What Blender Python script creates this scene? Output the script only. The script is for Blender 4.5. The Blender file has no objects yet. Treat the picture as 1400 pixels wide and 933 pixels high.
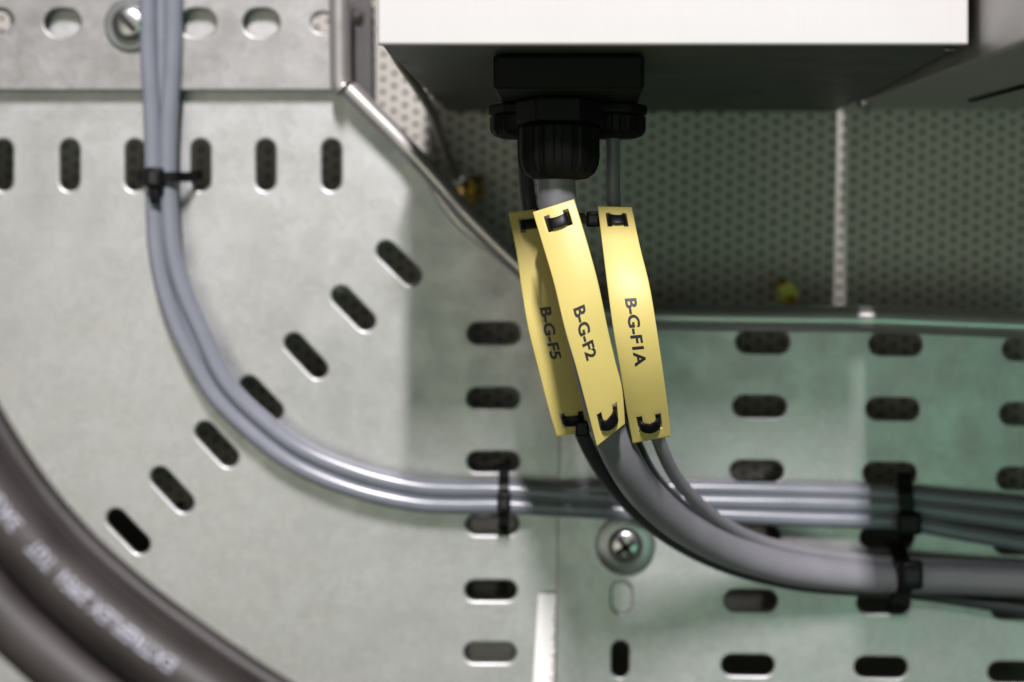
import bpy, math, random
from mathutils import Vector, Matrix
random.seed(7)
R = math.radians
C = bpy.context.scene.collection
sc = bpy.context.scene

# ---------------------------------------------------------------- camera
S = 36.0 / (50.0 * 1400.0)          # metres per photo pixel at one metre
VX, VY = 795.0, 340.0               # where the depth lines of the cabinet meet
cam_d = bpy.data.cameras.new('camera'); cam = bpy.data.objects.new('camera', cam_d); C.objects.link(cam)
cam.location = (0, 0, 0); cam.rotation_euler = (R(90), 0, 0)
cam_d.lens = 50; cam_d.sensor_width = 36
cam_d.shift_x = (700 - VX) / 1400.0; cam_d.shift_y = -(466.5 - VY) / 1400.0
cam_d.clip_start = 0.01; cam_d.clip_end = 50
cam_d.dof.use_dof = True; cam_d.dof.focus_distance = 0.443; cam_d.dof.aperture_fstop = 5.6
sc.camera = cam

# ---------------------------------------------------------------- world, lamps, exposure
w = bpy.data.worlds.new('World'); sc.world = w; w.use_nodes = True
bg = w.node_tree.nodes['Background']; bg.inputs[0].default_value = (0.88, 1.0, 0.80, 1); bg.inputs[1].default_value = 0.05

def area(name, loc, target, sx, sy, power, color):
    l = bpy.data.lights.new(name, 'AREA'); l.shape = 'RECTANGLE'; l.size = sx; l.size_y = sy
    l.energy = power; l.color = color
    o = bpy.data.objects.new(name, l); C.objects.link(o); o.location = loc
    d = (Vector(target) - Vector(loc)).normalized()
    x = Vector((1, 0, 0)); x = (x - d * x.dot(d)).normalized(); z = -d; y = z.cross(x)
    o.rotation_euler = Matrix((x, y, z)).transposed().to_euler()
    return o
area('ceiling_tube', (0.15, -2.35, 2.60), (0.02, 0.5, -0.02), 0.10, 0.85, 265, (1.0, 0.955, 0.965))
area('fill_lamp_left', (-0.55, -1.3, -0.25), (-0.05, 0.55, 0.0), 1.3, 0.9, 5.2, (1.0, 0.975, 0.82))  # unseen fill lamp, added so the shaded tray metal has light to reflect
area('fill_lamp_right', (0.52, -1.0, -0.38), (0.12, 0.55, -0.05), 0.5, 0.6, 1.5, (0.42, 1.0, 0.68))  # unseen greenish fill lamp, added to tint the tray's reflections on the right

sc.view_settings.view_transform = 'Standard'; sc.view_settings.look = 'None'
sc.view_settings.exposure = 0; sc.view_settings.gamma = 1
sc.render.engine = 'CYCLES'

# ---------------------------------------------------------------- helpers
def P(px, py, Y): return Vector(((px - VX) * S * Y, Y, (VY - py) * S * Y))
def mm(px, Y): return px * S * Y

class MB:
    def __init__(s): s.v = []; s.f = []
    def add(s, vs, fs):
        n = len(s.v); s.v += [Vector(v) for v in vs]; s.f += [tuple(i + n for i in f) for f in fs]; return s
    def box(s, a, b):
        x0, y0, z0 = a; x1, y1, z1 = b
        return s.add([(x0,y0,z0),(x1,y0,z0),(x1,y1,z0),(x0,y1,z0),(x0,y0,z1),(x1,y0,z1),(x1,y1,z1),(x0,y1,z1)],
                     [(0,3,2,1),(4,5,6,7),(0,1,5,4),(1,2,6,5),(2,3,7,6),(3,0,4,7)])
    def lathe(s, prof, centre, axis='z', n=32, rib=None):
        # prof: list of (r, h); rib(angle, k) -> radius factor
        c = Vector(centre); vs = []; fs = []
        for k, (r, h) in enumerate(prof):
            for i in range(n):
                a = 2 * math.pi * i / n; q = r * (rib(a, k) if rib else 1)
                p = (q*math.cos(a), q*math.sin(a), h) if axis == 'z' else (q*math.cos(a), h, q*math.sin(a))
                vs.append(c + Vector(p))
        for k in range(len(prof) - 1):
            for i in range(n):
                j = (i + 1) % n; fs.append((k*n+i, k*n+j, (k+1)*n+j, (k+1)*n+i))
        fs.append(tuple(range(n))[::-1]); fs.append(tuple((len(prof)-1)*n + i for i in range(n)))
        return s.add(vs, fs)
    def sweep(s, pts, section, up, closed=False):
        # section: list of (a, b): a along 'side' (= width direction up), b along tangent x up
        n = len(section); vs = []; fs = []; m = len(pts)
        for k, p in enumerate(pts):
            if closed: t = pts[(k+1) % m] - pts[k-1]
            else: t = pts[min(k+1, m-1)] - pts[max(k-1, 0)]
            t = t.normalized(); a = (up - t * up.dot(t)).normalized(); b = t.cross(a)
            for (u, v) in section: vs.append(p + a*u + b*v)
        rng = m if closed else m - 1
        for k in range(rng):
            for i in range(n):
                j = (i+1) % n; k2 = (k+1) % m
                fs.append((k*n+i, k*n+j, k2*n+j, k2*n+i))
        if not closed: fs.append(tuple(range(n))[::-1]); fs.append(tuple((m-1)*n+i for i in range(n)))
        return s.add(vs, fs)
    def build(s, name, mat, parent=None, smooth=35, bevel=0, origin=None):
        me = bpy.data.meshes.new(name)
        if parent is not None: o0 = world_loc(parent)
        elif origin is not None: o0 = Vector(origin)
        else:
            xs = [v.x for v in s.v]; ys = [v.y for v in s.v]; zs = [v.z for v in s.v]
            o0 = Vector(((min(xs)+max(xs))/2, (min(ys)+max(ys))/2, min(zs)))
        me.from_pydata([v - o0 for v in s.v], [], s.f); me.materials.append(mat); me.update()
        return link(name, me, o0, parent, smooth, bevel)

def link(name, me, o0, parent, smooth=35, bevel=0):
    if smooth:
        me.polygons.foreach_set('use_smooth', [True] * len(me.polygons)); me.set_sharp_from_angle(angle=R(smooth))
    o = bpy.data.objects.new(name, me); C.objects.link(o)
    if parent is not None: o.parent = parent
    else: o.location = o0
    if bevel:
        b = o.modifiers.new('bevel', 'BEVEL'); b.width = bevel; b.segments = 3; b.limit_method = 'ANGLE'; b.angle_limit = R(40)
    return o
WL = {}
def world_loc(o):
    p = Vector(o.location); q = o.parent
    while q is not None: p = p + Vector(q.location); q = q.parent
    return p
def tag(o, label=None, cat=None, group=None, kind=None):
    if label: o['label'] = label
    if cat: o['category'] = cat
    if group: o['group'] = group
    if kind: o['kind'] = kind
    return o
def thing(name, loc, label, cat, group=None):
    o = bpy.data.objects.new(name, None); C.objects.link(o); o.location = loc; o.empty_display_size = 0.01
    return tag(o, label, cat, group)

def catmull(pts, sub=8):
    out = []; n = len(pts)
    for i in range(n - 1):
        p0 = pts[max(i-1, 0)]; p1 = pts[i]; p2 = pts[i+1]; p3 = pts[min(i+2, n-1)]
        for k in range(sub):
            t = k / sub
            out.append(0.5*((2*p1) + (p2-p0)*t + (2*p0-5*p1+4*p2-p3)*t*t + (3*p1-p0-3*p2+p3)*t**3))
    out.append(pts[-1].copy()); return out
def circle(r, n=20): return [(r*math.cos(2*math.pi*i/n), r*math.sin(2*math.pi*i/n)) for i in range(n)]

def plate(name, outline, holes, mat, Y, thick, lip, parent=None, origin=None):
    """sheet metal plate in the x-z plane, front face at depth Y; holes are punched with rounded lips"""
    cu = bpy.data.curves.new(name, 'CURVE'); cu.dimensions = '2D'; cu.fill_mode = 'BOTH'
    cu.bevel_depth = lip; cu.bevel_resolution = 3; cu.extrude = max(thick/2 - lip, 1e-5); cu.offset = -lip
    for poly in [outline] + holes:
        sp = cu.splines.new('POLY'); sp.points.add(len(poly) - 1)
        for i, (x, z) in enumerate(poly): sp.points[i].co = (x, z, 0, 1)
        sp.use_cyclic_u = True
    tmp = bpy.data.objects.new('tmp', cu); C.objects.link(tmp)
    dg = bpy.context.evaluated_depsgraph_get(); me = bpy.data.meshes.new_from_object(tmp.evaluated_get(dg))
    bpy.data.objects.remove(tmp); bpy.data.curves.remove(cu)
    me.name = name
    o0 = world_loc(parent) if parent is not None else Vector(origin or (0, 0, 0))
    me.transform(Matrix.Translation(-o0) @ Matrix.Translation((0, Y + thick/2, 0)) @ Matrix.Rotation(R(90), 4, 'X'))
    me.materials.clear(); me.materials.append(mat)
    return link(name, me, o0, parent, 40)
def poly_px(pts, Y): return [((x - VX)*S*Y, (VY - y)*S*Y) for x, y in pts]
def slot_px(cx, cy, L, W, ang, Y, n=8):
    """rounded slot; L along direction ang (degrees, picture sense: + goes down-right)"""
    out = []; h = (L - W)/2; r = W/2; a0 = R(ang)
    for side in (1, -1):
        for k in range(n + 1):
            t = -math.pi/2 + math.pi*k/n + (0 if side == 1 else math.pi)
            x = side*h + r*math.cos(t); y = r*math.sin(t)
            out.append((cx + x*math.cos(a0) - y*math.sin(a0), cy + x*math.sin(a0) + y*math.cos(a0)))
    return poly_px(out, Y)

# ---------------------------------------------------------------- materials
def newmat(name):
    m = bpy.data.materials.new(name); m.use_nodes = True
    nt = m.node_tree; return m, nt, nt.nodes['Principled BSDF']
def noise(nt, scale, detail=4, vec=None, stretch=None, rough=0.55):
    tc = nt.nodes.new('ShaderNodeTexCoord'); n = nt.nodes.new('ShaderNodeTexNoise')
    n.inputs['Scale'].default_value = scale; n.inputs['Detail'].default_value = detail; n.inputs['Roughness'].default_value = rough
    mp = nt.nodes.new('ShaderNodeMapping'); nt.links.new(tc.outputs['Object'], mp.inputs[0])
    if stretch: mp.inputs['Scale'].default_value = stretch
    nt.links.new(mp.outputs[0], n.inputs['Vector']); return n
def ramp(nt, src, stops):
    r = nt.nodes.new('ShaderNodeValToRGB'); nt.links.new(src, r.inputs[0])
    e = r.color_ramp.elements; e[0].position, e[0].color = stops[0]; e[1].position, e[1].color = stops[-1]
    for p, c in stops[1:-1]: q = e.new(p); q.color = c
    return r
def g(v, t=(1, 1, 1)): return (v*t[0], v*t[1], v*t[2], 1)
def bump(nt, b, src, strength, dist=0.0005):
    bn = nt.nodes.new('ShaderNodeBump'); bn.inputs['Strength'].default_value = strength; bn.inputs['Distance'].default_value = dist
    nt.links.new(src, bn.inputs['Height']); nt.links.new(bn.outputs[0], b.inputs['Normal'])

def galv(name, lo, hi, tint=(1, 1, 1), metal=0.75, r0=0.40, r1=0.55, sc_=60, spangle=0.0):
    m, nt, b = newmat(name)
    n1 = noise(nt, sc_, 6); n2 = noise(nt, 900, 3); n3 = noise(nt, 12, 3)
    mx = nt.nodes.new('ShaderNodeMix'); mx.data_type = 'FLOAT'; mx.inputs[0].default_value = 0.35
    nt.links.new(n1.outputs[0], mx.inputs[2]); nt.links.new(n2.outputs[0], mx.inputs[3])
    mx2 = nt.nodes.new('ShaderNodeMix'); mx2.data_type = 'FLOAT'; mx2.inputs[0].default_value = 0.4
    nt.links.new(mx.outputs[0], mx2.inputs[2]); nt.links.new(n3.outputs[0], mx2.inputs[3])
    r = ramp(nt, mx2.outputs[0], [(0.3, g(lo, tint)), (0.7, g(hi, tint))]); col = r.outputs[0]
    if spangle:
        # zinc crystals plus fine scratches
        tc = nt.nodes.new('ShaderNodeTexCoord'); vo = nt.nodes.new('ShaderNodeTexVoronoi'); vo.inputs['Scale'].default_value = 230
        dn = noise(nt, 120, 2); va = nt.nodes.new('ShaderNodeMix'); va.data_type = 'VECTOR'; va.inputs[0].default_value = 0.03
        nt.links.new(tc.outputs['Object'], va.inputs[4]); nt.links.new(dn.outputs['Color'], va.inputs[5]); nt.links.new(va.outputs[1], vo.inputs['Vector'])
        sp = nt.nodes.new('ShaderNodeSeparateColor'); nt.links.new(vo.outputs['Color'], sp.inputs[0])
        m1 = nt.nodes.new('ShaderNodeMapRange'); m1.inputs[3].default_value = 1 - spangle; m1.inputs[4].default_value = 1 + spangle; nt.links.new(sp.outputs[0], m1.inputs[0])
        sc1 = noise(nt, 90, 3, stretch=(1, 1, 14)); sc2 = ramp(nt, sc1.outputs[0], [(0.27, (0.72, 0.72, 0.70, 1)), (0.36, (1, 1, 1, 1))])
        h1 = nt.nodes.new('ShaderNodeVectorMath'); h1.operation = 'SCALE'; nt.links.new(col, h1.inputs[0]); nt.links.new(m1.outputs[0], h1.inputs['Scale'])
        h2 = nt.nodes.new('ShaderNodeVectorMath'); h2.operation = 'MULTIPLY'; nt.links.new(h1.outputs[0], h2.inputs[0]); nt.links.new(sc2.outputs[0], h2.inputs[1]); col = h2.outputs[0]
    nt.links.new(col, b.inputs['Base Color'])
    rr = nt.nodes.new('ShaderNodeMapRange'); nt.links.new(n1.outputs[0], rr.inputs[0])
    rr.inputs[1].default_value = 0.3; rr.inputs[2].default_value = 0.7; rr.inputs[3].default_value = r0; rr.inputs[4].default_value = r1
    nt.links.new(rr.outputs[0], b.inputs['Roughness']); b.inputs['Metallic'].default_value = metal
    bump(nt, b, mx.outputs[0], 0.12, 0.0003); return m
def plastic(name, col, rough=0.4, var=0.12, spec=0.5, sc_=80, bmp=0.05, rvar=0.08):
    m, nt, b = newmat(name); n = noise(nt, sc_, 5)
    lo = tuple(c*(1-var) for c in col) + (1,); hi = tuple(min(c*(1+var), 1) for c in col) + (1,)
    r = ramp(nt, n.outputs[0], [(0.3, lo), (0.7, hi)]); nt.links.new(r.outputs[0], b.inputs['Base Color'])
    rr = nt.nodes.new('ShaderNodeMapRange'); nt.links.new(n.outputs[0], rr.inputs[0]); rr.inputs[3].default_value = rough - rvar; rr.inputs[4].default_value = rough + rvar
    nt.links.new(rr.outputs[0], b.inputs['Roughness'])
    b.inputs['Specular IOR Level'].default_value = spec
    if bmp:
        n2 = noise(nt, 1500, 2); bump(nt, b, n2.outputs[0], bmp, 0.0002)
    return m
M = {}
M['tray'] = galv('galvanised_steel', 0.46, 0.54, (1, 1.0, 1.0), metal=0.80, spangle=0.06)
M['strip'] = galv('galvanised_strip', 0.32, 0.43, (1, 0.985, 0.985), metal=0.8, spangle=0.08)
M['rail'] = galv('rolled_steel_edge', 0.46, 0.56, (1, 0.95, 0.95), metal=0.7, r0=0.28, r1=0.38)
M['wall'] = galv('perforated_steel', 0.38, 0.48, (1, 0.95, 0.87), metal=0.1, r0=0.5, r1=0.65)
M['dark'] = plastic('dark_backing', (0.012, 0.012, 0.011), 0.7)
M['lower'] = plastic('lower_sheet_shade', (0.13, 0.13, 0.11), 0.6)  # shade put into the colour, so the lower tray slots look dark
M['bracket'] = galv('bracket_steel', 0.07, 0.11, (1, 0.94, 0.92), metal=0.3)  # shadow on the strip is put into this dark colour
M['cable'] = plastic('grey_pvc', (0.195, 0.205, 0.245), 0.25, var=0.06, rvar=0.04, spec=0.65, bmp=0.04)
M['cable_mid'] = plastic('mid_grey_pvc', (0.19, 0.188, 0.208), 0.34, var=0.06, bmp=0.04)
M['cable_dark'] = plastic('dark_grey_pvc', (0.035, 0.036, 0.042), 0.42, var=0.1)
M['rubber'] = plastic('black_rubber', (0.028, 0.022, 0.022), 0.50, var=0.35, bmp=0.25, spec=0.6, sc_=45, rvar=0.15)
M['black'] = plastic('black_nylon', (0.004, 0.004, 0.005), 0.40, var=0.2, spec=0.18, bmp=0.02)
M['gland'] = plastic('gland_nylon', (0.004, 0.0042, 0.0042), 0.6, var=0.2, spec=0.18)
M['tag'] = plastic('yellow_tag_plastic', (0.58, 0.475, 0.15), 0.45, var=0.06, spec=0.4, bmp=0.03, sc_=40)
M['ink'] = plastic('black_print', (0.012, 0.012, 0.012), 0.5)
M['print'] = plastic('white_print', (0.36, 0.36, 0.43), 0.55, var=0.35, sc_=400)
M['paper'] = plastic('white_paper', (0.82, 0.80, 0.79), 0.6, var=0.03)
M['washer'] = galv('zinc_washer', 0.25, 0.36, (0.95, 1, 1), metal=0.85, r0=0.3, r1=0.4)
M['screw'] = galv('zinc_screw', 0.4, 0.55, (1, 1, 1), metal=1.0, r0=0.22, r1=0.34)
M['brass'] = galv('brass', 0.6, 0.8, (1.0, 0.72, 0.22), metal=0.95, r0=0.2, r1=0.32)
M['brasslight'] = galv('brass_lit', 0.9, 1.0, (0.95, 1.0, 0.20), metal=0.0, r0=0.2, r1=0.3)  # brass with the light spot on the nut put into its colour
M['wire'] = plastic('brown_grey_wire', (0.20, 0.17, 0.145), 0.4)

def brushed():
    m, nt, b = newmat('brushed_aluminium')
    n = noise(nt, 1400, 4, stretch=(1.0, 1.0, 0.04)); n2 = noise(nt, 25, 3)
    mx = nt.nodes.new('ShaderNodeMix'); mx.data_type = 'FLOAT'; mx.inputs[0].default_value = 0.35
    mx.inputs[0].default_value = 0.6; nt.links.new(n.outputs[0], mx.inputs[2]); nt.links.new(n2.outputs[0], mx.inputs[3])
    r = ramp(nt, mx.outputs[0], [(0.3, (0.57, 0.557, 0.56, 1)), (0.7, (0.61, 0.595, 0.60, 1))])
    nt.links.new(r.outputs[0], b.inputs['Base Color']); b.inputs['Metallic'].default_value = 0.15; b.inputs['Roughness'].default_value = 0.42
    bump(nt, b, n.outputs[0], 0.05, 0.0002); return m
M['box'] = brushed()
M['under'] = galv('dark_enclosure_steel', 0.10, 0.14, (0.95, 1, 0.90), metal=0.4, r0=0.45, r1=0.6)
M['boxside'] = galv('enclosure_steel', 0.46, 0.54, (1, 0.98, 0.97), metal=0.5, r0=0.35, r1=0.5)

# ---------------------------------------------------------------- setting: perforated back wall
YW, YT = 0.600, 0.560
def build_wall():
    dx = mm(15.4, YW); dz = mm(17.2, YW); r = mm(3.3, YW)
    mb = MB(); a = R(-1.6)
    ca, sa = math.cos(a), math.sin(a)
    X0 = (-60 - VX)*S*YW; Z1 = (VY + 90)*S*YW; nx = 101; nz = 46
    def rot(x, z): return (x*ca - z*sa, x*sa + z*ca)
    idx = {}
    def vid(i, j, x, z, key):
        if key not in idx:
            X, Z = rot(x, z); idx[key] = len(mb.v); mb.v.append(Vector((X, YW, Z)))
        return idx[key]
    for i in range(nx):
        off = (i % 2)*0.5
        for j in range(nz):
            cx = X0 + (i+0.5)*dx; cz = Z1 - (j+0.5+off)*dz
            inner = []; outer = []; inb = []
            for k in range(8):
                t = math.pi/4*k
                x, z = rot(cx + r*math.cos(t), cz + r*math.sin(t)); inner.append(len(mb.v)); mb.v.append(Vector((x, YW, z)))
            for k in range(8):
                t = math.pi/4*k
                x, z = rot(cx + r*math.cos(t), cz + r*math.sin(t)); inb.append(len(mb.v)); mb.v.append(Vector((x, YW + 0.0004, z)))
            for k, (u, v) in enumerate([(1,0),(1,1),(0,1),(-1,1),(-1,0),(-1,-1),(0,-1),(1,-1)]):
                key = (2*i+1+u, int(round(2*(j+off))) + 1 - v)
                outer.append(vid(i, j, cx + u*dx/2, cz + v*dz/2, key))
            for k in range(8):
                l = (k+1) % 8
                mb.f.append((inner[k], inner[l], outer[l], outer[k])); mb.f.append((inb[k], inb[l], inner[l], inner[k]))
    # plain sheet below the perforated field
    zb = Z1 - nz*dz
    for (xa, za, xb, zb2) in [(X0, zb - 0.25, X0 + nx*dx, zb - dz/2)]:
        q = [rot(xa, za), rot(xb, za), rot(xb, zb2 + 0.0), rot(xa, zb2 + 0.0)]
        low = [(x, YW + 0.0015, z) for x, z in q]
    q = [rot(X0, Z1 - dz/2 + 0.0), rot(X0 + nx*dx, Z1 - dz/2), rot(X0 + nx*dx, Z1 + 0.2), rot(X0, Z1 + 0.2)]
    mb.add([(x, YW + 0.0015, z) for x, z in q], [(0, 1, 2, 3)])
    wall = mb.build('wall', M['wall'], smooth=0, origin=(0, YW, 0)); tag(wall, kind='structure')
    MB().add(low, [(0, 1, 2, 3)]).build('lower_sheet', M['lower'], wall, smooth=0)
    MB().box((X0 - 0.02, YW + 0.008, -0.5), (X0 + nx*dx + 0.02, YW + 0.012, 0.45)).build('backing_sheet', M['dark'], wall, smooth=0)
build_wall()

# ---------------------------------------------------------------- cable trays
bend = thing('cable_tray', P(440, 933, YT), 'pale galvanised bend tray, slots running diagonally across its wide corner', 'cable tray')
out = poly_px([(-120,-70),(470,-70),(470,126),(542,190),(610,266),(662,322),(700,358),(748,402),(790,430),(892,440),(892,848),(800,848),(800,1010),(-120,1010)], YT)
hol = [slot_px(x, 226, 70, 26, 90, YT) for x in (4, 95, 184, 274, 363, 453)]
hol += [slot_px(x, y, 74, 26, a, YT) for x, y, a in ((545,360,44),(483,422,46),(418,487,47),(357,545,46),(296,608,47),(235,670,47),(175,727,46))]
hol += [slot_px(x, y, 71, 27, 0, YT) for x, y in ((675,456),(674,545),(674,632),(673,718),(671,808),(670,893))]
hol += [slot_px(-4, 30, 34, 30, 0, YT), slot_px(440, 32, 30, 27, 0, YT)]
plate('tray_plate', out, hol, M['tray'], YT, 0.0026, 0.00105, bend)
rp = [P(x, y, Y) for x, y, Y in ((477,122,.551),(510,155,.551),(542,187,.551),(576,224,.551),(610,262,.551),(636,292,.550),(662,319,.550),(697,353,.550),(735,388,.550),(775,416,.550),(800,427,.551))]
MB().sweep(catmull(rp, 5), [(a*1.0, b) for a, b in circle(0.0036, 18)], Vector((0, 1, 0))).build('rolled_edge', M['rail'], bend)
# bent lip that swells below the rolled edge
lp = [P(x, y, .5545) for x, y in ((560,222),(585,250),(606,277),(632,308),(668,340),(702,369),(745,404))]
lw = [0.0002, .0008, .0022, .0024, .0016, .0010, .0003]
m = MB(); cl = catmull(lp, 4); vs = []; fs = []
for k, p in enumerate(cl):
    t = (cl[min(k+1, len(cl)-1)] - cl[max(k-1, 0)]).normalized(); nrm = Vector((-t.z, 0, t.x)) * -1
    if nrm.z > 0: nrm = -nrm
    f = k/(len(cl)-1)*(len(lw)-1); i = min(int(f), len(lw)-2); wv = lw[i]*(1-(f-i)) + lw[i+1]*(f-i)
    vs += [p, p + nrm*wv + Vector((0, .0035, 0)), p + nrm*wv*0.5 + Vector((0, .0002, 0))]
for k in range(len(cl)-1): fs += [(3*k, 3*k+3, 3*k+5, 3*k+2), (3*k+2, 3*k+5, 3*k+4, 3*k+1)]
m.add(vs, fs).build('bent_lip', M['rail'], bend)

YS = 0.5575
straight = thing('cable_tray', P(1080, 933, YS), 'greenish straight tray with rows of level slots, running right from the bend', 'cable tray')
out = poly_px([(768,430),(900,434),(1150,440),(1480,450),(1480,1010),(757,1010)], YS)
hol = []
for x0, y0, n in ((1043,468,6),(1225,471,6),(1408,478,6)):
    for k in range(n):
        hol.append(slot_px(x0 - 4.1*k, y0 + 88.4*k, 73, 29, 0.8, YS))
hol += [slot_px(850, 817, 46, 28, 91, YS), slot_px(848, 902, 50, 24, 91, YS)]
plate('tray_plate', out, hol, M['tray'], YS, 0.0022, 0.0008, straight)
rp = [P(x, y-3, .5465) for x, y in ((786,428),(850,434),(890,436),(1000,438),(1100,439),(1200,440),(1300,444),(1480,451))]
MB().sweep(catmull(rp, 4), circle(0.0052, 18), Vector((0, 1, 0))).build('rolled_edge', M['rail'], straight)

YU = 0.5545
upper = thing('cable_tray', P(220, 124, YU), 'darker grey steel strip with wide oval holes, overlapping the bend from above', 'cable tray')
out = poly_px([(-120,-70),(456,-70),(456,124),(-120,124)], YU)
hol = [slot_px(x, 31, 50, 38, 0, YU) for x in (-90, 85, 270, 357)] + [slot_px(-2, 29, 40, 34, 0, YU), slot_px(440, 31, 30, 28, 0, YU)]
plate('tray_plate', out, hol, M['strip'], YU, 0.0022, 0.0008, upper)
rp = [P(x, y, .5485) for x, y in ((464,-70),(464,0),(465,60),(466,112),(470,121))]
MB().sweep(catmull(rp, 4), [(a, b) for a, b in circle(0.0041, 18)], Vector((0, 1, 0))).build('rolled_edge', M['rail'], upper)

br = plate('bracket', poly_px([(470,-70),(507,-70),(509,150),(470,112)], .575), [slot_px(489, 26, 24, 16, 90, .575)], M['bracket'], .575, .002, .0003, None, P(490, 130, .575))
tag(br, 'steel bracket strip coloured dark brown for the shadow on it, standing between the vertical rolled edge and the white box', 'bracket')

def bolt(cx, cy, Y, rw, rh, parent, slot_ang, deep):
    c = P(cx, cy, Y)
    o = MB().lathe([(rw*0.96, 0), (rw, -.0004), (rw, -.0012), (rw*.95, -.0016), (rw*.5, -.0016)], c, 'y', 40).build('bolt', M['washer'], parent)
    hd = MB().lathe([(rh, -.0016), (rh, -.003), (rh*.93, -.0042), (rh*.76, -.0050), (rh*.4, -.0053), (rh*.1, -.0054)], c, 'y', 32).build('head', M['screw'], o)
    d = Vector((math.cos(R(slot_ang)), 0, math.sin(R(slot_ang))))
    for dd in (d, Vector((-d.z, 0, d.x)))[: (2 if deep else 1)]:
        a = c + Vector((0, -.0054, 0))
        s_ = MB().sweep([a - dd*rh*.62 + Vector((0,.0008,0)), a - dd*rh*.3, a + dd*rh*.3, a + dd*rh*.62 + Vector((0,.0008,0))], [(-.0011, -.0005), (.0011, -.0005), (.0011, .0005), (-.0011, .0005)], Vector((-dd.z, 0, dd.x)))
        s_.build('recess', M['dark'], o)
bolt(855, 745, YS, mm(41, YS), mm(24, YS), straight, 35, True)
bolt(180, 34, YU, mm(36, YU), mm(24, YU), upper, -48, False)

# white strip sticker on the tray
st = MB(); f0 = YS - .0005
ys = list(range(812, 1000, 6)); left = []; right = []
for i, y in enumerate(ys):
    f = (y - 812)/150
    left.append(P(736 - 9*f, y, f0)); right.append(P(761 - 5*f + random.uniform(-1.3, 1.0), y, f0))
n = len(ys); st.add(left + right, [(i, i+1, n+i+1, n+i) for i in range(n-1)])
sk = st.build('sticker', M['paper'], smooth=0); sm = sk.modifiers.new('t', 'SOLIDIFY'); sm.thickness = .0002
tag(sk, 'narrow white paper strip with a ragged right edge stuck over the tray joint', 'sticker')
tk = MB()
for i in range(3, n-1):
    if random.random() < .75:
        p = right[i]; l = random.uniform(.0006, .0016); tk.add([p + Vector((-l, -.00012, 0)), p + Vector((-.0001, -.00012, 0)), p + Vector((-.0001, -.00012, -.0005)), p + Vector((-l, -.00012, -.0005))], [(0, 3, 2, 1)])
tk.build('barcode_ticks', M['ink'], sk, smooth=0)

# ---------------------------------------------------------------- enclosures
XL, XR, YF, ZB = (515-VX)*S*.40, (1325-VX)*S*.40, .40, (VY-62)*S*.40
box = thing('enclosure', ((XL+XR)/2, .5, ZB), 'wide white brushed metal box with three cables dropping from its underside', 'enclosure')
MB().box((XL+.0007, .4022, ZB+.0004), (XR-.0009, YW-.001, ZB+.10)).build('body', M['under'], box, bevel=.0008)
MB().box((XL, YF, ZB), (XR, .4018, ZB+.101)).build('front_panel', M['box'], box, bevel=.0016)
cn = MB().lathe([(.0016, 0), (.0019, -.0004), (.0012, -.0009)], (XR-.004, .405, ZB), 'z', 16).build('rivet', M['screw'], box)

X2 = .1116
b2 = thing('enclosure', (X2+.05, .5, .0515), 'dark grey metal box at the right edge, seamed underneath', 'enclosure')
m = MB(); x1 = .27
m.add([(X2,.33,.0508),(x1,.33,.0508),(x1,.598,.0586),(X2,.598,.0586),(X2,.33,.17),(x1,.33,.17),(x1,.598,.17),(X2,.598,.17)],
      [(0,3,2,1),(4,5,6,7),(0,1,5,4),(1,2,6,5),(2,3,7,6),(3,0,4,7)])
m.build('body', M['boxside'], b2, bevel=.0012)
def zb2(y): return .0508 + (y-.33)/.268*.0078
MB().add([(.1482,.33,zb2(.33)-.0011),(.1500,.33,zb2(.33)-.0011),(.1500,.545,zb2(.545)-.0011),(.1482,.545,zb2(.545)-.0011),
          (.1482,.33,zb2(.33)+.001),(.1500,.33,zb2(.33)+.001),(.1500,.545,zb2(.545)+.001),(.1482,.545,zb2(.545)+.001)],
         [(0,3,2,1),(4,5,6,7),(0,1,5,4),(1,2,6,5),(2,3,7,6),(3,0,4,7)]).build('seam', M['dark'], b2, smooth=0)
pc = P(1178, 134, .56)
MB().lathe([(.0026, 0), (.0028, -.0014), (.0018, -.0024)], (pc.x+.001, pc.y, zb2(.56)+.0003), 'z', 6).build('screw', M['screw'], b2)

# connector block and cable glands below the box
blk = MB(); 
for (xa, xb, ya, yb, za) in ((670, 884, .417, .475, 118), ):
    blk.box(((xa-VX)*S*.4035, ya, ZB-.0105), ((xb-VX)*S*.4035, yb, ZB-.0002))
bk = blk.build('connector_block', M['gland'], bevel=.0012)
tag(bk, 'black plastic block fixed under the white box, the three cable glands screwed into it', 'connector block')
def gland(cx, Y, rpx, ytop, ybot, n_rib, label):
    r = mm(rpx, Y); c = P(cx, ytop, Y); zt = ZB - .0106; zb = (VY-ybot)*S*Y; h = zt - zb
    t = thing('cable_gland', (c.x, Y, zb), label, 'cable gland', 'black cable glands under the white box')
    MB().lathe([(r*1.02, zt), (r*1.06, zt-.001), (r*1.06, zt-h*.28), (r*1.0, zt-h*.31)], (c.x, Y, 0), 'z', 6).build('hex_nut', M['gland'], t, smooth=20, bevel=.0006)
    rib = lambda a, k: 1 + (.02*(1 if math.cos(a*n_rib) > 0 else -1) if 0 < k < 6 else 0)
    MB().lathe([(r*.90, zt-h*.315), (r*.98, zt-h*.36), (r*.98, zt-h*.5), (r*.98, zt-h*.72), (r*.95, zt-h*.82), (r*.86, zt-h*.92), (r*.70, zt-h*.985), (r*.5, zb)],
               (c.x, Y, 0), 'z', 96, rib).build('cap', M['gland'], t, smooth=25)
    return t
gland(764, .446, 56, 100, 246, 14, 'large ribbed black gland in the middle, in front of the two smaller ones')
gland(716, .462, 46, 90, 190, 12, 'smaller black gland left of the large one, half hidden by it')
gland(840, .462, 43, 90, 190, 12, 'smaller black gland at the right end of the block')

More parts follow.
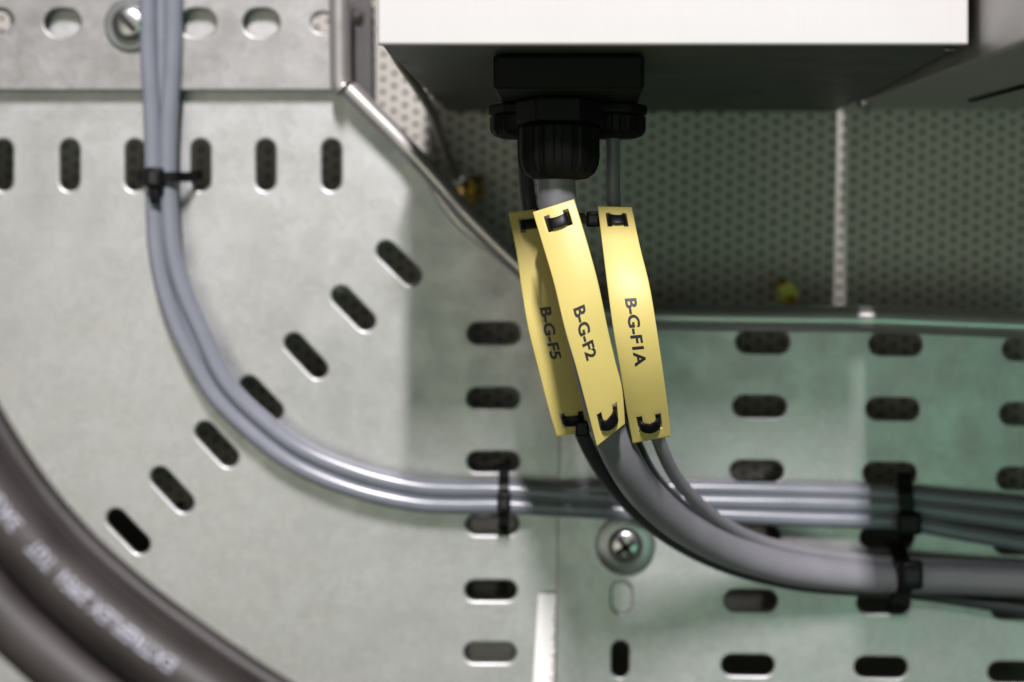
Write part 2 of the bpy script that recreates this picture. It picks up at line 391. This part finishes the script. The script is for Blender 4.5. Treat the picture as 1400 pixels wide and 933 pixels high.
# ---------------------------------------------------------------- cables
GC = 'pale grey control cables laid round the bend tray'
def cable(pts, r, mat, label, group=None, name='cable', sub=8, n=20):
    p = [P(*q) if len(q) == 3 else None for q in pts]
    cl = catmull(p, sub)
    o = MB().sweep(cl, circle(r, n), Vector((0.03, 1, 0.02))).build(name, mat)
    tag(o, label, 'cable', group); return o, cl
Y1, Y2 = .5525, .5565
A = [(202,-60),(203,60),(207,140),(209,200),(210,245),(211,290),(214,343),(224,395),(243,450),(268,500),(297,546),(349,596),(406,637),(483,669),(561,687),(620,691),(688,691),(760,695),(870,700),(980,704),(1100,709),(1170,711),(1237,714),(1320,729),(1460,752)]
B = [(238,-60),(237,60),(234,120),(231,166),(230,205),(230,245),(232,290),(237,343),(250,394),(275,452),(310,523),(363,577),(418,617),(491,647),(564,665),(620,669),(688,670),(760,675),(870,682),(980,686),(1100,688),(1170,690),(1237,693),(1320,704),(1460,722)]
D = [(221,-60),(222,60),(224,140),(222,245),(224,330),(236,395),(262,455),(303,533),(356,586),(412,627),(487,658),(562,676),(620,680),(688,681),(760,672),(870,667),(980,668),(1100,671),(1170,673),(1237,676),(1320,684),(1460,697)]
cable([(x, y, Y1) for x, y in A], .0033, M['cable'], 'pale grey cable on the outer, lower-left side of the bend pair', GC)
cable([(x, y, Y1) for x, y in B], .0035, M['cable'], 'pale grey cable on the inner, upper-right side of the bend pair', GC)
cable([(x, y, .5555 if x < 760 else .5525) for x, y in D], .0029, M['cable'], 'grey cable tucked behind the bend pair, emerging above it on the straight tray', GC)

rF2 = mm(26.5, .447); rT = mm(9.8, .455)
F2 = [(760,130,.446),(760,200,.446),(761,262,.4475),(773,340,.450),(791,420,.452),(809,500,.453),(828,570,.456),(850,625,.464),(882,674,.480),(932,718,.502),(1000,754,.524),(1080,777,.538),(1170,788,.5455),(1240,789,.549),(1320,792,.5500),(1460,798,.5503)]
cable(F2, rF2, M['cable_mid'], 'thick grey cable from the middle gland, behind the front yellow tag', 'cables dropping from the white box', sub=10, n=28)
F1 = [(838,120,.462),(838,220,.462),(840,290,.461),(850,360,.457),(866,450,.454),(882,530,.458),(899,598,.468),(926,655,.486),(968,700,.508),(1020,732,.528),(1080,750,.540),(1170,764,.5465),(1240,768,.5500),(1320,772,.5525),(1460,780,.5535)]
cable(F1, rT, M['cable_mid'], 'thin grey cable from the right gland, curving above the thick one', 'cables dropping from the white box', sub=10)
F5 = [(716,120,.462),(717,200,.466),(722,270,.474),(738,350,.478),(755,430,.479),(773,510,.479),(795,590,.482),(824,645,.490),(865,695,.503),(925,742,.520),(1000,777,.536),(1090,799,.546),(1170,806,.550),(1240,810,.5535),(1320,821,.5537),(1460,843,.5537)]
cable(F5, .0026, M['cable_dark'], 'thin black cable from the left gland, curving under the thick grey one', 'cables dropping from the white box', sub=10)
DK = [(772,180,.478),(780,300,.474),(800,400,.472),(826,490,.470),(852,560,.473),(868,605,.480),(893,652,.492),(932,692,.508),(1000,742,.532),(1090,768,.548),(1170,778,.5535),(1300,782,.5540),(1460,786,.5540)]
cable(DK, .0024, M['cable_dark'], 'thin black cable squeezed between the thick grey one and the thin grey one', 'cables dropping from the white box', sub=10)

# heavy rubber cables at the bottom left
TP = [(-131,386),(-92,489),(-48,579),(2,660),(45,717),(92,769),(142,815),(195,858),(250,898),(318,945),(390,990),(468,1035)]
YC = .325
def offset_path(pts, d):
    out = []
    for i, (x, y) in enumerate(pts):
        x0, y0 = pts[max(i-1, 0)]; x1, y1 = pts[min(i+1, len(pts)-1)]
        tx, ty = x1-x0, y1-y0; L = math.hypot(tx, ty); out.append((x - ty/L*d, y + tx/L*d))
    return out
GR = 'heavy black rubber cables in the corner'
def heavy(d, rp_, Y, label): return cable([(x, y, Y) for x, y in offset_path(TP, d)], mm(rp_, Y), M['rubber'], label, GR, sub=12, n=40)
heavy(-38, 15.5, YC+.012, 'thinnest of the heavy black cables, on the inside of the curve beside the slots')
o2, cl2 = heavy(18, 43.5, YC, 'thick black rubber cable with white printed lettering along it')
heavy(107, 44, YC+.004, 'thick black rubber cable without print, outermost in the bottom left corner')

def text_mesh(s, size, bold=0.0):
    cu = bpy.data.curves.new('t', 'FONT'); cu.body = s; cu.size = size; cu.align_x = 'LEFT'; cu.align_y = 'CENTER'; cu.offset = bold; cu.resolution_u = 4
    o = bpy.data.objects.new('t', cu); C.objects.link(o); bpy.context.view_layer.update()
    me = bpy.data.meshes.new_from_object(o.evaluated_get(bpy.context.evaluated_depsgraph_get()))
    bpy.data.objects.remove(o)
    import bmesh
    bm = bmesh.new(); bm.from_mesh(me)
    bmesh.ops.triangulate(bm, faces=bm.faces)
    for _ in range(2):
        bmesh.ops.subdivide_edges(bm, edges=[e for e in bm.edges if e.calc_length() > size*.12], cuts=1)
    bmesh.ops.triangulate(bm, faces=bm.faces)
    vs = [v.co.copy() for v in bm.verts]; fs = [tuple(v.index for v in f.verts) for f in bm.faces]; bm.free()
    return vs, fs
# print on the rubber cable: measured arclength from the lower right end
cum = [0]; 
for i in range(1, len(cl2)): cum.append(cum[-1] + (cl2[i]-cl2[i-1]).length)
def on_cable(s, ang, r):
    import bisect
    k = min(max(bisect.bisect(cum, s) - 1, 0), len(cl2) - 2); f = (s - cum[k])/(cum[k+1]-cum[k])
    p = cl2[k].lerp(cl2[k+1], f); t = (cl2[k+1]-cl2[k]).normalized()
    front = Vector((0, -1, 0)); side = t.cross(front)      # side points to the inside (upper right) or outside
    if side.z < 0: side = -side
    return p + (front*math.cos(ang) + side*math.sin(ang))*r
def near(px, py):
    q = P(px, py, YC); return min(range(len(cl2)), key=lambda i: (cl2[i]-q).length)
r2 = mm(43.5, YC)
def cable_text(s, start, length, h):
    vs, fs = text_mesh(s, h/.72, .00006)
    xm = min(v.x for v in vs); xM = max(v.x for v in vs); k = length/(xM-xm)
    ym = (min(v.y for v in vs) + max(v.y for v in vs))/2
    nv = []
    for v in vs:
        sarc = start - (v.x-xm)*k
        ang = R(21) - (v.y-ym)/r2           # letter tops towards the outside of the curve
        nv.append(on_cable(sarc, ang, r2 + .00012))
    MB().add(nv, fs).build('lettering', M['print'], o2, smooth=0)
h = mm(19, YC)
s0 = cum[near(248, 905)]; s1 = cum[near(90, 785)]
cable_text('EXTREFLEX 2951', s0, s0 - s1, h)
s2 = cum[near(78, 772)]; cable_text('TGT', s2, mm(42, YC), h)
s3 = cum[near(32, 722)]; cable_text('3XG16', s3, mm(82, YC), h)

# earth wire and brass fittings on the wall
wpts = [(522,40,.47),(545,82,.495),(572,122,.525),(592,158,.555),(606,198,.575),(617,226,.585),(626,246,.587)]
cable(wpts, .0019, M['wire'], 'thin brown-grey earth wire running down to the brass nut behind the diagonal edge', None, 'earth_wire')
def nut(cx, cy, Y, rpx, label, ang, m1, m2):
    r = mm(rpx, Y); c = P(cx, cy, Y)
    t = thing('brass_nut', (c.x, YW, c.z), label, 'nut', 'brass nuts on the perforated wall')
    ax = Vector((math.cos(R(ang)), -.9, math.sin(R(ang)))).normalized()
    up = Vector((0, 0, 1)) if abs(ax.z) < .8 else Vector((1, 0, 0))
    hexs = [(r*math.cos(k*math.pi/3), r*math.sin(k*math.pi/3)) for k in range(6)]
    MB().sweep([c - ax*r*.5, c - ax*r*.35, c + ax*r*.35, c + ax*r*.5], hexs, up).build('hex_nut', m1, t, smooth=20, bevel=r*.12)
    MB().sweep([c - ax*r*1.6, c + ax*r*1.25], circle(r*.48, 16), up).build('stud', m2, t)
nut(644, 262, .588, 19, 'dull brass nut beside the diagonal rolled edge', 60, M['brass'], M['brass'])
nut(1077, 402, .583, 16, 'nut with a light spot painted in as bright yellow, just above the level rolled edge', -70, M['brasslight'], M['brass'])
c = P(626, 247, .587); lug = MB().lathe([(.0026, -.0006), (.0026, .0006)], c, 'y', 20).build('lug', M['screw']); 
tag(lug, 'small silver ring lug on the end of the earth wire by the dull brass nut', 'lug')

# ---------------------------------------------------------------- cable ties on the trays
def strap(pts, width, thick, wdir, closed=False, sub=6):
    cl = catmull([P(*q) if not isinstance(q, Vector) else q for q in pts], sub)
    w2, t2 = width/2, thick/2
    return MB().sweep(cl, [(-w2, -t2), (w2, -t2), (w2, t2), (-w2, t2)], wdir, closed)
def tie_head(c, wdir, a, b, d, parent):
    """small bevelled ratchet head with its slot"""
    y = Vector((0, -1, 0)); u = wdir.normalized(); v = u.cross(y)
    m = MB(); vs = [c + u*i*a/2 + v*j*b/2 + y*k*d/2 for i in (-1, 1) for j in (-1, 1) for k in (-1, 1)]
    m.add(vs, [(0,1,3,2),(4,6,7,5),(0,4,5,1),(2,3,7,6),(0,2,6,4),(1,5,7,3)])
    hd = m.build('head', M['black'], parent, bevel=min(a, b)*.16)
    m = MB(); e = c + y*(d/2 + .00005)
    m.add([e - u*a*.28 - v*b*.2, e + u*a*.28 - v*b*.2, e + u*a*.28 + v*b*.2, e - u*a*.28 + v*b*.2], [(0,1,2,3)])
    m.build('ratchet_slot', M['dark'], hd, smooth=0)
GT = 'black cable ties holding cables to the trays'
def tray_tie(pts, width, wdir, head, ha, hb, label):
    p0 = P(*head)
    t = thing('cable_tie', p0, label, 'cable tie', GT)
    strap(pts, width, .0013, wdir).build('strap', M['black'], t)
    tie_head(p0, wdir, ha, hb, .0042, t)
    return t
zz = Vector((0, 0, 1)); xx = Vector((1, 0, 0))
t = tray_tie([(190,240,.562),(196,241,.555),(203,243,.549),(216,243,.5475),(234,242,.5475),(246,242,.549),(256,242,.552),(268,240,.557),(275,238,.564)], .0038, zz, (211,243,.5465), .0078, .0068, 'black tie across the pair of pale cables on the upright run')
strap([(211,255,.5465),(211,268,.5468),(212,278,.5475)], .0036, .0014, xx).build('cut_tail', M['black'], t)
tray_tie([(690,634,.562),(689,645,.5555),(689,656,.5505),(689,668,.5475),(689,690,.5475),(689,702,.5495),(689,712,.5535),(688,722,.562)], .0042, xx, (689,687,.5455), .0052, .0076, 'black tie below the level slot left of the tray joint, glossy head')
tray_tie([(1236,648,.560),(1237,660,.552),(1238,672,.5475),(1240,692,.5475),(1241,714,.5478),(1241,728,.552),(1240,740,.560)], .0056, xx, (1243,716,.5445), .0090, .0086, 'black tie round the pale cables at the right, upper of the two')
tray_tie([(1222,742,.561),(1227,752,.551),(1233,766,.5435),(1238,788,.5415),(1236,806,.5445),(1229,820,.551),(1220,832,.561)], .0060, xx, (1246,786,.5385), .0085, .0108, 'black tie round the thick cable at the right, lower of the two')

# ---------------------------------------------------------------- yellow tags
def interp(tab, y):
    """smooth table lookup x(y)"""
    for i in range(len(tab)-1):
        (x0, y0), (x1, y1) = tab[i], tab[i+1]
        if y <= y1 or i == len(tab)-2:
            f = (y-y0)/(y1-y0)
            xm = tab[i-1] if i > 0 else (2*x0-x1, 2*y0-y1); xp = tab[i+2] if i < len(tab)-2 else (2*x1-x0, 2*y1-y0)
            m0 = (x1-xm[0])/(y1-xm[1])*(y1-y0); m1 = (xp[0]-x0)/(xp[1]-y0)*(y1-y0)
            return (2*f**3-3*f*f+1)*x0 + (f**3-2*f*f+f)*m0 + (-2*f**3+3*f*f)*x1 + (f**3-f*f)*m1
def make_tag(left, right, Yf, text, tu, ty0, ty1, cap, label, slots_v, twist=0.0, cup=.0009):
    yl0, yl1 = left[0][1], left[-1][1]; yr0, yr1 = right[0][1], right[-1][1]
    def surf(u, v, off=0.0):
        yl = yl0 + (yl1-yl0)*v; yr = yr0 + (yr1-yr0)*v
        xl = interp(left, yl); xr = interp(right, yr)
        Y = Yf(v) + twist*(u-.5)*(v*2-1) + cup*((2*u-1)**2) * (-1 if False else 1)
        x = xl + (xr-xl)*u; y = yl + (yr-yl)*u
        return P(x, y, Y + off)
    us = sorted(set([0, .04, .1, .16, .21, .34, .42, .5, .58, .67, .80, .85, .9, .96, 1.0]))
    (a0, a1), (b0, b1) = slots_v
    vsn = sorted(set([0, .008, a0, (a0+a1)/2, a1, b0, (b0+b1)/2, b1, .992, 1.0] + [round(a1 + (b0-a1)*k/36, 5) for k in range(1, 36)]))
    holes_u = [(.21, .34), (.67, .80)]
    m = MB(); nu = len(us)
    for v in vsn:
        for u in us: m.v.append(surf(u, v))
    for j in range(len(vsn)-1):
        vc = (vsn[j]+vsn[j+1])/2
        for i in range(nu-1):
            uc = (us[i]+us[i+1])/2
            if any(h0 < uc < h1 for h0, h1 in holes_u) and (a0 < vc < a1 or b0 < vc < b1): continue
            m.f.append((j*nu+i, (j+1)*nu+i, (j+1)*nu+i+1, j*nu+i+1))
    base = surf(.5, 1)
    t = thing('cable_tag', base, label, 'cable tag', 'yellow marker tags on the cables')
    o = m.build('plate', M['tag'], t, smooth=50)
    sd = o.modifiers.new('solid', 'SOLIDIFY'); sd.thickness = .0011; sd.offset = -1
    bv = o.modifiers.new('bev', 'BEVEL'); bv.width = .00022; bv.segments = 2; bv.limit_method = 'ANGLE'; bv.angle_limit = R(50)
    # lettering
    vs, fs = text_mesh(text, cap/.72, cap*.045)
    xm = min(v.x for v in vs); xM = max(v.x for v in vs)
    ymn = min(v.y for v in vs); ymx = max(v.y for v in vs); ymid = (ymn+ymx)/2
    def vof(y): return (y - (yl0+yr0)/2)/((yl1+yr1)/2 - (yl0+yr0)/2)
    v0, v1 = vof(ty0), vof(ty1); nv = []
    for q in vs:
        fv = (q.x-xm)/(xM-xm); u = tu + (q.y-ymid)/(ymx-ymn)*cap
        nv.append(surf(u, v0 + (v1-v0)*fv, -.00006))
    MB().add(nv, fs).build('lettering', M['ink'], t, smooth=0)
    return t, surf
# cap height handed over as a share of the tag's width
T2 = make_tag([(728,290),(742,336),(757,387),(772,450),(788,505),(816,611)], [(785,272),(800,321),(817,383),(831,449),(842,496),(851,532),(855,580)],
     lambda v: .4385 - .010*math.sin(math.pi*v*.9) + .004*v, 'B-G-F2', .44, 418, 489, .29,
     'yellow tag printed B-G-F2, frontmost, in the middle', ((.032,.100),(.885,.955)), cup=.0007)
T3 = make_tag([(817,282),(823.5,336),(830,389),(838,449),(848,508),(856,560),(865,607)], [(864,283),(875,336),(888,389),(898,449),(907,510),(913,555),(918,597)],
     lambda v: .455 - .018*math.sin(math.pi*v) , 'B-G-F1A', .50, 408, 501, .28,
     'yellow tag printed B-G-F1A, rightmost, bowed forward', ((.026,.085),(.895,.958)), cup=.0006)
T1 = make_tag([(695,291),(706,346),(712,389),(722,449),(740,521),(750,560),(761,597)], [(750,284),(762,340),(772,389),(783,449),(798,512),(806,550),(815,590)],
     lambda v: .4705 - .006*math.sin(math.pi*v), 'B-G-F5', .47, 420, 491, .26,
     'yellow tag printed B-G-F5, leftmost, in the shade behind the middle one', ((.030,.095),(.905,.965)), cup=.0007)

def tag_tie(surf, v0, vmid, cable_pt, rc, label, sag=0.0, head=None, tail=False, front=.0013, wd=.0033):
    """closed strap: in front of the tag between its two slots, then back round the cable"""
    a = surf(.285, v0); b = surf(.725, v0); d = (surf(.5, v0+.02) - surf(.5, v0-.02)).normalized()
    cc = P(*cable_pt)
    fr = Vector((0, -front, 0)); sg = d*sag
    pts = [a + Vector((0, .0030, 0)), a + Vector((0, .0004, 0)) , a.lerp(b, .14) + fr*.75 + sg*.6, a.lerp(b, .5) + fr + sg, a.lerp(b, .86) + fr*.75 + sg*.6, b + Vector((0, .0004, 0)), b + Vector((0, .0030, 0)),
           Vector((max(cc.x + rc + .0012, b.x), cc.y + rc*.2, b.z)), Vector((cc.x + rc*.6, cc.y + rc + .0009, b.z)), Vector((cc.x - rc*.6, cc.y + rc + .0009, a.z)), Vector((min(cc.x - rc - .0012, a.x), cc.y + rc*.2, a.z))]
    loop = []
    n = len(pts)
    for i in range(n):
        p0, p1, p2, p3 = pts[i-1], pts[i], pts[(i+1) % n], pts[(i+2) % n]
        for k in range(5):
            t = k/5; loop.append(0.5*((2*p1) + (p2-p0)*t + (2*p0-5*p1+4*p2-p3)*t*t + (3*p1-p0-3*p2+p3)*t**3))
    t = thing('cable_tie', a.lerp(b, .5), label, 'cable tie', 'small black ties through the tag slots')
    w2, t2 = wd/2, .00045
    MB().sweep(loop, [(-w2, -t2), (-w2*.6, -t2*1.4), (w2*.6, -t2*1.4), (w2, -t2), (w2, t2), (-w2, t2)], d, True).build('strap', M['black'], t, bevel=.0001)
    if head: tie_head(P(*head), xx, .0044, .0050, .0040, t)
    return t
tag_tie(T2[1], .066, 0, (768,300,.449), rF2, 'small black tie through the top slots of the middle tag', sag=.0005)
tag_tie(T2[1], .924, 0, (838,592,.459), rF2, 'small black tie sagging from the bottom slots of the middle tag', sag=.0022)
tag_tie(T3[1], .055, 0, (841,297,.459), rT, 'small black tie through the top slots of the right tag, its head sticking out left', sag=.0002, head=(811,300,.459))
tag_tie(T3[1], .925, 0, (896,585,.462), rT, 'small black tie sagging from the bottom slots of the right tag', sag=.0024)
tag_tie(T1[1], .060, 0, (725,298,.476), .0026, 'small black tie through the top slots of the left tag', sag=.0002, head=(741,296,.471))
tag_tie(T1[1], .935, 0, (794,588,.482), .0026, 'small black tie at the bottom of the left tag, head against the cable', sag=.0006, head=(796,586,.469))
